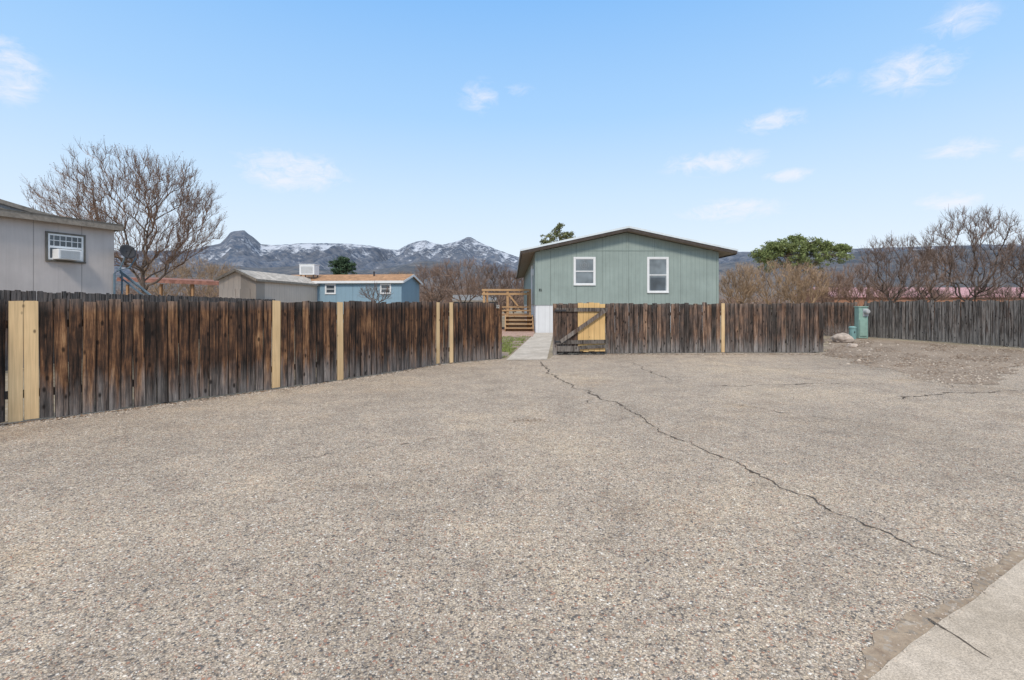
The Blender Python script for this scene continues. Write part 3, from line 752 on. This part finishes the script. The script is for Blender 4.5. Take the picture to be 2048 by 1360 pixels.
# ---------------------------------------------------------------- bare trees: grown toward points filling a crown volume
def rvec(a=1.0): return Vector((R.gauss(0,a),R.gauss(0,a),R.gauss(0,a)))
def grown_tree(label, base, cz, rx, ry, rup, rdn, nT, seed, trunkm='bark', twigm='twig', name='bare_tree', cat='tree', group=None,
               offx=0.0, fork=1.0, bf=0.35, rmin=0.008, pw=0.40, twigs=3, tl=0.35, buds=0.0, lump=0.5, thr=0.03, wob=0.10, stems=1, up=0.35):
    rs = np.random.RandomState(seed); b = np.array(base, float)
    C = b+np.array([offx,0,cz]); T = []
    while len(T) < nT:
        v = rs.uniform(-1,1,3); r2 = float(v@v)
        if r2 > 1+lump*0.8*noise.noise(Vector(v)*2.3+Vector((0,seed,0))): continue
        p = C+np.array([v[0]*rx, v[1]*ry, v[2]*(rup if v[2] > 0 else rdn)])
        if noise.noise(Vector(p)*(3.0/max(rx,0.5))+Vector((seed,0,0)))*lump*2.2+0.22+0.6*r2 < rs.rand()*0.6: continue
        if p[2] < b[2]+fork*0.8: continue
        T.append(p)
    T = np.array(T); T = T[np.argsort(np.linalg.norm(T-(b+[0,0,fork]),axis=1))]
    SZ = nT*5+60
    N = np.zeros((SZ,3)); L = np.zeros(SZ); PAR = -np.ones(SZ,int); cnt = np.zeros(SZ)
    n = 0; paths = []
    for s_ in range(stems):
        a = 2*math.pi*(s_+rs.rand())/max(stems,1); sp = 0.0 if stems == 1 else 0.12*rx*min(1,fork+0.3)
        ids = []
        for k in range(4):
            t = k/3
            N[n] = b+np.array([math.cos(a)*(0.05+sp*t)+offx*0.15*t+rs.normal(0,0.03)*t, math.sin(a)*(0.05+sp*t), fork*t])
            L[n] = fork*t*0.3; PAR[n] = ids[-1] if ids else -1; ids.append(n); n += 1
        paths.append(ids)
    starts = [p[-1] for p in paths]
    for q in T:
        dv = N[:n]-q; cost = np.sqrt((dv*dv).sum(1))+bf*L[:n]+0.6*np.maximum(dv[:,2],0)
        cost[N[:n,2] < b[2]+fork*0.55] += 3
        i = int(np.argmin(cost)); p = N[i].copy(); D = np.linalg.norm(q-p)
        k = 4 if D > 0.5 else 2 if D > 0.2 else 1
        ids = [i]
        dd = (q-p)/(D+1e-9)
        if PAR[i] >= 0:
            pd = p-N[PAR[i]]; pd = pd/(np.linalg.norm(pd)+1e-9)
            if pd@dd > -0.2: dd = dd*0.75+pd*0.25
        c1 = p+dd*D*0.40-np.array([0,0,0.03*D*up])
        for j in range(1,k+1):
            t = j/k
            x = (1-t)**2*p+2*t*(1-t)*c1+t*t*q
            if j < k: x = x+rs.normal(0,wob*D/ k,3)
            N[n] = x; PAR[n] = ids[-1]; L[n] = L[ids[-1]]+np.linalg.norm(x-N[ids[-1]]); ids.append(n); n += 1
        paths.append(ids)
    for ids in paths: cnt[ids[-1]] += 1
    for i in range(n-1,-1,-1):
        if PAR[i] >= 0: cnt[PAR[i]] += cnt[i]
    rad = rmin*np.maximum(cnt,1)**pw
    rt_ = root(name, label, cat, base, group=group)
    tk = MB(); cr = MB()
    for ids in paths:
        P = [Vector(N[i]) for i in ids]
        rr = [float(rad[i]) for i in ids]
        if ids[0] not in starts and len(ids) > 1 and PAR[ids[1]] == ids[0]: rr[0] = min(rr[0], rr[1]*1.25)
        (tk if max(rr) > thr else cr).tube(P, rr, 7 if max(rr) > thr*2 else 4 if max(rr) > thr else 3)
        if ids[-1] in starts and cnt[ids[-1]] > 5: continue
        e = P[-1]; d0 = (P[-1]-P[-2]).normalized()
        out = (e-Vector(b)-Vector((0,0,fork))).normalized()
        for _ in range(twigs):
            s0 = e.lerp(P[-2], R.random()*0.8)
            dd = (d0*0.6+out*0.5+rvec(0.5)+Vector((0,0,up))).normalized(); l = tl*R.uniform(0.4,1.4)
            m1 = s0+dd*l*0.5; e1 = m1+(dd+rvec(0.2)+Vector((0,0,up*0.4))).normalized()*l*0.5
            rv = R.random()
            cr.tube([s0,m1,e1],[rmin*0.75,rmin*0.6,rmin*0.4],3,rv)
            sd_ = m1+(dd+rvec(0.5)).normalized()*l*0.35
            cr.tube([m1,sd_],[rmin*0.5,rmin*0.35],3,rv)
            if R.random() < buds:
                q = e1+rvec(0.015); s2 = R.uniform(0.015,0.03)
                cr.add([q,q+rvec(s2),q+rvec(s2)],[(0,1,2)],1.0)
    tk.build('trunk', trunkm, rt_, smooth=True); cr.build('crown', twigm, rt_)
    return rt_
def treepx(label, pxb, d, pxc, halfw, ytop, ymid, ylow, nT, seed, **k):
    """crown measured in the photo, converted to metres at its real depth"""
    bx_ = (pxb-1024)/F*d; s = d/F
    return grown_tree(label, (bx_,d,0), H+(HY-ymid)*s, halfw*s, halfw*s*0.85, (ymid-ytop)*s, (ylow-ymid)*s, nT, seed, offx=(pxc-pxb)*s, **k)
treepx('large spreading leafless tree with reddish buds behind grey house', 292, 24.5, 268, 158, 308, 430, 545, 1500, 5, twigs=6, tl=0.45, buds=0.8, fork=1.9, rmin=0.0072, pw=0.36, bf=0.6, up=0.7, lump=0.65, wob=0.10)
G3 = 'leafless trees behind the grey fence'
treepx('leafless tree with spreading crown behind grey fence', 1925, 27, 1945, 94, 422, 500, 600, 520, 11, trunkm='barkdark', twigm='twigdark', group=G3, twigs=6, tl=0.46, fork=1.1, rmin=0.008, pw=0.38, stems=2, bf=0.5, up=0.6, lump=0.7)
treepx('leafless tree with upright limbs behind grey fence', 1785, 28, 1790, 66, 478, 530, 600, 330, 12, trunkm='barkdark', twigm='twigdark', group=G3, twigs=6, tl=0.42, fork=1.1, rmin=0.008, pw=0.38, stems=2, bf=0.5, up=0.6, lump=0.7)
treepx('leafless tree with low twiggy limbs behind grey fence', 2065, 26, 2068, 52, 465, 535, 600, 260, 14, trunkm='barkdark', twigm='twigdark', group=G3, twigs=6, tl=0.42, fork=1.1, rmin=0.008, pw=0.38, stems=1, bf=0.5, up=0.6, lump=0.7)
treepx('reddish leafless tree further behind grey fence', 1862, 35, 1864, 44, 500, 545, 600, 200, 15, trunkm='barkdark', twigm='twigred', group=G3, twigs=6, tl=0.5, fork=1.0, rmin=0.010, pw=0.38, stems=2, bf=0.5, up=0.5, lump=0.7)
G1 = 'leafless shrubs behind the green house'
for i, (px, d, hw, yt, tw) in enumerate(((1478,34,42,528,'twigtan'),(1545,36,60,518,'twigtan'),(1605,33,54,526,'twigtan'),(1655,38,46,532,'twigred'),(1712,40,40,526,'twigred'),(1770,38,36,566,'twigred'),(1850,38,40,572,'twigdark'),(2000,40,40,568,'twigdark'))):
    treepx('dense leafless shrub with tan twigs' if tw == 'twigtan' else 'dense leafless shrub with brown twigs', px, d, px, hw, yt+6, max(570,yt+20), 606, 300 if i < 5 else 140, 30+i, trunkm='bark', twigm=tw, name='bare_shrub', cat='shrub', group=G1,
           twigs=6, tl=0.42, fork=0.4, rmin=0.010, pw=0.33, stems=5, bf=0.7, buds=0.35, thr=0.05, up=0.35, lump=0.8)
G2 = 'leafless trees beyond the blue house'
for i, (px, d, hw, yt, tw) in enumerate(((870,44,48,535,'twigred'),(925,42,60,520,'twigred'),(985,46,48,532,'twigdark'),(1030,50,35,548,'twigred'),(800,60,40,550,'twigtan'))):
    treepx('leafless brown tree in a thicket', px, d, px, hw, yt, 560, 602, 280, 50+i, trunkm='barkdark', twigm=tw, group=G2, twigs=5, tl=0.55, fork=0.8, rmin=0.011, pw=0.35, stems=2, bf=0.5, buds=0.3, thr=0.05, up=0.4, lump=0.8)
treepx('small leafless shrub in front of blue house', 752, 31, 750, 32, 570, 588, 606, 100, 70, trunkm='barkdark', twigm='twigdark', name='bare_shrub', cat='shrub', twigs=3, tl=0.3, fork=0.5, rmin=0.008, stems=3, bf=0.5)
for i, (px, d, hw, yt) in enumerate(((330,45,50,522),(400,48,52,518),(445,52,40,532))):
    treepx('leafless brown tree behind the carport', px, d, px, hw, yt, 556, 600, 240, 80+i, trunkm='bark', twigm='twigtan', group='leafless trees behind the carport', twigs=5, tl=0.55, fork=0.8, rmin=0.011, pw=0.35, stems=2, bf=0.5, buds=0.3, thr=0.05, up=0.4, lump=0.8)
treepx('small dry shrub beside fence end', 1672, 19.5, 1672, 26, 645, 660, 676, 60, 90, trunkm='barkdark', twigm='twigdark', name='bare_shrub', cat='shrub', twigs=3, tl=0.18, fork=0.06, rmin=0.005, stems=3, bf=0.5)
mb = MB()
for i in range(300):
    left = R.random() < 0.7
    d = R.uniform(60,170); px = R.uniform(150,1060) if left else R.uniform(1430,2150)
    b_ = Vector((*W(px,0,d)[:2],0)); h = R.uniform(3.0,6.0)*(0.8+d/300)*(1 if left else 0.66); w = h*0.42
    for k in range(34):
        a = R.random()*6.28; rr = w*math.sqrt(R.random()); hh = h*R.uniform(0.5,1.0)*(1-0.35*(rr/w)**2)
        t1 = b_+Vector((math.cos(a)*rr*0.5,math.sin(a)*rr*0.5,hh*0.45)); t2 = b_+Vector((math.cos(a)*rr,math.sin(a)*rr,hh))
        rb_ = R.random()
        mb.tube([b_,t1,t2],[0.05,0.035,0.014],3,rb_)
        for q in range(2):
            s_ = t1.lerp(t2,R.random()); mb.tube([s_, s_+Vector((R.gauss(0,.5),R.gauss(0,.5),R.uniform(.2,.9)))],[0.03,0.012],3,rb_)
tag(mb.build('distant_woodland', 'twigred'), 'band of leafless brown trees in front of the hills', 'woodland', 'stuff')

# ---------------------------------------------------------------- evergreens
def needles(mb, c, rad, n, s):
    base = R.random()
    for _ in range(n):
        v = rvec(); v.normalize(); v *= (R.random()**0.5)
        p = Vector(c)+Vector((v.x*rad[0],v.y*rad[1],v.z*rad[2]))
        a = rvec(s); b = rvec(s*0.35)+Vector((0,0,s*0.3))
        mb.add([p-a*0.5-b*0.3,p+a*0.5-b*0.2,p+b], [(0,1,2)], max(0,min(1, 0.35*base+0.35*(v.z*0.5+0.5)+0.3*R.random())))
def evergreen(label, base, lobes, nclump, crm, name, trunk_h, cl=(0.35,0.35,0.2), s=0.09, per=60):
    r = root(name, label, 'tree', base)
    tk = MB(); cr = MB(); bx,by,bz = base
    tk.tube([Vector((bx,by,bz)),Vector((bx+.1,by,bz+trunk_h*.5)),Vector((bx,by,bz+trunk_h))],[0.16,0.12,0.05],8)
    for (ox,oy,oz,rx,ry,rz2) in lobes:
        c = Vector((bx+ox,by+oy,bz+oz))
        tk.tube([Vector((bx,by,bz+min(oz,trunk_h)*0.7)), c],[0.07,0.03],5)
        for k in range(nclump):
            v = rvec(); v.normalize(); v *= R.uniform(0.35,1.12)
            q = c+Vector((v.x*rx,v.y*ry,v.z*rz2))
            tk.tube([c,q],[0.03,0.01],3)
            k_ = R.uniform(0.6,1.25)
            needles(cr, q, (cl[0]*k_,cl[1]*k_,cl[2]*k_), int(per*k_), s)
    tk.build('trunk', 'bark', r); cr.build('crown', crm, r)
    return r
def lobes_at(base, d, rows, jy=0.0):
    out = []
    for px,py,pw,ph in rows:
        x,_,z = W(px,py,d); out.append((x-base[0], R.uniform(-jy,jy), z, pw/F*d, pw/F*d*0.8, ph/F*d))
    return out
dJ = 44; jb = W(1595,0,dJ)[:2]+(0,)
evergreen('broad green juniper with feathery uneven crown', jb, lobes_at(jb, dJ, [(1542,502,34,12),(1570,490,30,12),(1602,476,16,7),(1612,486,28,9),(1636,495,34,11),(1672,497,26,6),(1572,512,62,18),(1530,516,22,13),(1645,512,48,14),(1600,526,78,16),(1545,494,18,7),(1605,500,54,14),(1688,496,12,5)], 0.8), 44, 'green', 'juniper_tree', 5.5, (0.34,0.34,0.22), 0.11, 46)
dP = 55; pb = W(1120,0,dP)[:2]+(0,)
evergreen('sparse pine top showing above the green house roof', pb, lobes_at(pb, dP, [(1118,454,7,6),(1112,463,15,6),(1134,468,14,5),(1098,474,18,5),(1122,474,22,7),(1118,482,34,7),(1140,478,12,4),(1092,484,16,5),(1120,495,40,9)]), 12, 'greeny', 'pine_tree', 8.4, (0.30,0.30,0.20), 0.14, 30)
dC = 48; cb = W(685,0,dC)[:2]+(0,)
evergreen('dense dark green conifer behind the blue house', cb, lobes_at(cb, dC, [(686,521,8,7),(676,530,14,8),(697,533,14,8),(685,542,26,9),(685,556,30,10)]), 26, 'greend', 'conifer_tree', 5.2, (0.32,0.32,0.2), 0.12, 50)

# ---------------------------------------------------------------- mountains
def mtn_mat(name, c_lo, c_hi, snow, thr=0.0, cov=0.8, brown=(0.21,0.175,0.15), ztop=120.0):  # bluish slope colours have distance haze mixed in
    m = M(name, 0.95)
    n1 = m.noise(0.006, 7, 0.7); n2 = m.noise(0.035, 7, 0.8)
    n3 = m.noise(1, 6, 0.75, vec=m.map((0.03,0.004,0.012)))
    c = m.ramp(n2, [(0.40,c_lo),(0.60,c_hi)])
    c = m.mix(1, c, m.ramp(n1, [(0.3,0.75),(0.7,1.25)]), 'MULTIPLY')
    low = m.math('SUBTRACT', 1.0, m.math('DIVIDE', m.sep()[2], ztop), clamp=True)
    c = m.mix(m.math('MULTIPLY', low, m.math('MULTIPLY', m.ramp(n1,[(0.4,0.2),(0.6,1.0)]), 0.8)), c, m.mix(n2, tuple(x*0.5 for x in brown), tuple(x*1.3 for x in brown)))
    a = m.sep(m.attr())[0]
    f = m.math('ADD', m.math('MULTIPLY', a, 1.2), m.math('ADD', m.math('MULTIPLY', n2, 1.5), m.math('MULTIPLY', n3, 1.0)))
    sm = m.ramp(m.math('SUBTRACT', f, 1.27+thr), [(0.34,0.0),(0.56,1.0)])
    c = m.mix(m.math('MULTIPLY', sm, cov), c, snow)
    return m.col(c)
def mountains(name, label, crest, D0, D1, p_a, p_b, step, rows, amp, mat, snowf, ex=0.8, seed=0):
    cols = int((p_b-p_a)/step)+1; vs = []; rr = []; fs = []
    for j in range(rows+6):
        s_ = j/rows
        for i in range(cols):
            px = p_a+i*step
            d = D0+(D1-D0)*s_
            x = (px-1024)/F*d
            cz = (HY-interp(crest, px))/F*D1
            rn = noise.fractal(Vector((x*0.004, d*0.0012, seed)), 0.9, 2.1, 6)
            rdg = 1-abs(noise.noise(Vector((x*0.0085+seed, d*0.0018, 1.5))))*2
            rdg2 = 1-abs(noise.noise(Vector((x*0.024+seed, d*0.006, 4.5))))*2
            fine = noise.fractal(Vector((x*0.03,d*0.02,seed)),0.7,2,5)
            if s_ <= 1:
                f = s_**ex
                z = cz*f+amp*(4*s_*(1-s_))**0.8*(rn*0.7+rdg*0.6+rdg2*0.22-0.45) + fine*amp*0.08*(1 if s_ < .97 else .4)
                z = min(z, cz*d/D1*0.99) if s_ < 0.98 else z
            else: z = cz*(1-(s_-1)*4)
            vs.append((x,d,z-2 if s_ > 0.03 else -6)); rr.append(max(0,min(1,snowf(px,s_,x,d,rn)-rdg2*0.12)))
    tot = rows+6
    fs = [(j*cols+i,j*cols+i+1,(j+1)*cols+i+1,(j+1)*cols+i) for j in range(tot-1) for i in range(cols-1)]
    mb = MB(); mb.v = vs; mb.f = fs; mb.r = rr
    o = mb.build(name, mat, smooth=True)
    return tag(o, label, 'mountains', 'structure')
farc = [(-900,520),(0,500),(300,500),(380,500),(410,492),(440,486),(452,474),(460,464),(468,461),(488,459),(496,466),(508,474),(522,487),(545,489),(600,486),(640,485),(700,486),(740,490),(770,496),(795,499),(815,488),(832,482),(850,479),(868,485),(885,488),(905,484),(922,478),(934,473),(942,473),(955,481),(975,490),(1000,500),(1040,514),(1100,520),(1300,512),(1440,500),(1500,503),(1600,502),(1700,496),(1800,493),(1900,490),(2048,487),(2400,480),(3200,500)]
def snow_far(px, s_, x, d, rn):
    k = 0.27
    if 520 < px < 800: k = 0.27+0.38*max(0,1-abs(s_-0.90)/0.15)
    elif 800 <= px < 1040: k = 0.29+0.17*max(0,1-abs(s_-0.85)/0.35)
    elif px < 520: k = 0.21+(0.08 if s_ < 0.85 else -0.1)
    else: k = 0.19+0.08*s_
    if s_ < 0.45: k -= 0.10
    return k+rn*0.14
mountains('mountain_range', 'snow-dusted blue grey mountain range with two peaks', farc, 1400, 2600, -300, 2500, 3.0, 90, 60, 
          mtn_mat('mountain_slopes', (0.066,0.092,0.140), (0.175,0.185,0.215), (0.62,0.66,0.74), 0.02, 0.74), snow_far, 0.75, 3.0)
nearc = [(-600,560),(300,545),(420,525),(520,533),(600,528),(680,540),(760,535),(850,518),(900,521),(960,528),(1040,545),(1440,524),(1550,514),(1700,504),(1850,496),(2048,490),(2500,485)]
mountains('foothill', 'wooded foothills with patches of snow', nearc, 500, 1100, -300, 2500, 5, 40, 18,
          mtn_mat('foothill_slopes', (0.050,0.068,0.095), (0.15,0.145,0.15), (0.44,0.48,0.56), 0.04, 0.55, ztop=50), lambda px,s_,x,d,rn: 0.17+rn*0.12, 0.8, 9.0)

# ---------------------------------------------------------------- world / light / camera
sun_dir = Vector((-0.05,-0.78,0.82)).normalized()
sl = bpy.data.lights.new('sun', 'SUN'); sl.energy = 2.5; sl.angle = math.radians(10); sl.color = (1.0,0.90,0.77)
so_ = bpy.data.objects.new('sun', sl); COL.objects.link(so_); so_.rotation_euler = sun_dir.to_track_quat('Z','Y').to_euler()
w = bpy.data.worlds.new('World'); sc.world = w; w.use_nodes = True
w.cycles.sampling_method = 'MANUAL'; w.cycles.sample_map_resolution = 256
nt = w.node_tree; bg = nt.nodes['Background']; bg.inputs['Strength'].default_value = 0.1
def N_(t, **k):
    nd = nt.nodes.new(t)
    for a, b in k.items(): setattr(nd, a, b)
    return nd
def put(sock, v):
    if isinstance(v, bpy.types.NodeSocket): nt.links.new(v, sock)
    else: sock.default_value = v
def ma(op, a, b=0.0, clamp=False):
    nd = N_('ShaderNodeMath', operation=op); nd.use_clamp = clamp; put(nd.inputs[0], a); put(nd.inputs[1], b); return nd.outputs[0]
sky = N_('ShaderNodeTexSky'); sky.sky_type = 'NISHITA'; sky.sun_disc = False
sky.sun_elevation = math.asin(sun_dir.z); sky.sun_rotation = math.atan2(sun_dir.x, sun_dir.y)
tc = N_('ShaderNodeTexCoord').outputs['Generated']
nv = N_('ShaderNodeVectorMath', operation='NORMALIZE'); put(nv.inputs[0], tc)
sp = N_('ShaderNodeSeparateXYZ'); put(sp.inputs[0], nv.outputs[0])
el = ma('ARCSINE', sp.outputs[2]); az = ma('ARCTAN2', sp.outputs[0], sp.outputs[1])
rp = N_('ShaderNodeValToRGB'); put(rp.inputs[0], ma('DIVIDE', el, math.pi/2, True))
stops = [(0.0,(0.84,0.90,0.98)),(0.06,(0.77,0.88,1.0)),(0.13,(0.62,0.80,1.0)),(0.22,(0.41,0.67,1.0)),(0.345,(0.25,0.53,0.96)),(0.50,(0.80,0.90,1.0)),(1.0,(1.0,0.98,0.94))]  # last stops, overhead and out of view, whitened as added fill light
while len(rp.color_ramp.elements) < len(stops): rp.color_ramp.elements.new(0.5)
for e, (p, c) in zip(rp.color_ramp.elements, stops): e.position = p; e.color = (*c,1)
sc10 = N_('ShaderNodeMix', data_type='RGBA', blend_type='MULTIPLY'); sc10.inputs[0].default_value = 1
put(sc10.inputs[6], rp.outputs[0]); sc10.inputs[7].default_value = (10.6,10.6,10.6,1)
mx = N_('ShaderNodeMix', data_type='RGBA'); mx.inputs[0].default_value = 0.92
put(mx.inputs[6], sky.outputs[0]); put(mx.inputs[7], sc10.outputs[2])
clouds = [(15,140,62,44,1),(585,343,85,28,.95),(640,352,50,12,.6),(958,194,34,22,.7),(1035,180,24,9,.6),(1825,142,80,30,.85),(1862,122,36,22,.7),(1920,38,60,24,.75),(1988,28,14,16,.5),
          (1545,243,50,16,.85),(1430,326,80,17,.9),(1578,350,38,10,.85),(1925,300,60,16,.8),(2044,306,22,11,.7),(1465,420,80,16,.9),(1900,400,55,14,.9),(1660,158,36,12,.5)]
acc = None
for px, py, hw, hh, st_ in clouds:
    a = math.atan((px-1024)/F); c = math.cos(a); e = math.atan((HY-py)/F*c)
    wa = hw/F*c*c*1.7; we = hh/F*c*1.8
    q1 = ma('POWER', ma('ABSOLUTE', ma('DIVIDE', ma('SUBTRACT', az, a), wa)), 2.0); q2 = ma('POWER', ma('ABSOLUTE', ma('DIVIDE', ma('SUBTRACT', el, e), we)), 2.0)
    v = ma('MULTIPLY', ma('SUBTRACT', 1.0, ma('ADD', q1, q2), True), st_)
    acc = v if acc is None else ma('MAXIMUM', acc, v)
cmv = N_('ShaderNodeMapping'); put(cmv.inputs['Vector'], nv.outputs[0]); cmv.inputs['Scale'].default_value = (1,1,1.9)
cn = N_('ShaderNodeTexNoise'); put(cn.inputs['Vector'], cmv.outputs[0]); cn.inputs['Scale'].default_value = 26; cn.inputs['Detail'].default_value = 8; cn.inputs['Roughness'].default_value = 0.68; cn.inputs['Distortion'].default_value = 0.6
sh_ = ma('ADD', ma('MULTIPLY', acc, 0.85), ma('MULTIPLY', ma('SUBTRACT', cn.outputs['Fac'], 0.5), 2.6))
cf = ma('MULTIPLY', ma('MULTIPLY', ma('SUBTRACT', sh_, 0.18), 0.8, True), ma('MULTIPLY', acc, 1.3, True))
cf = ma('MINIMUM', cf, 0.62)
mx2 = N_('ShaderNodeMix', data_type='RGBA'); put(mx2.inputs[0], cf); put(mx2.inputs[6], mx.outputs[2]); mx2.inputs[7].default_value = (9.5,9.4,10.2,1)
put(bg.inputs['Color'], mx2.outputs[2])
cam = bpy.data.cameras.new('camera'); co = bpy.data.objects.new('camera', cam); COL.objects.link(co)
co.location = (0,0,H); co.rotation_euler = (math.pi/2,0,0)
cam.lens = 18*VIEW[2]; cam.sensor_width = 36; cam.shift_x = (VIEW[0]-1024)/2048*VIEW[2]; cam.shift_y = (608-VIEW[1])/2048*VIEW[2]; cam.clip_end = 20000; cam.clip_start = 0.05
sc.camera = co
sc.view_settings.view_transform = 'Standard'; sc.view_settings.look = 'None'; sc.view_settings.exposure = 0
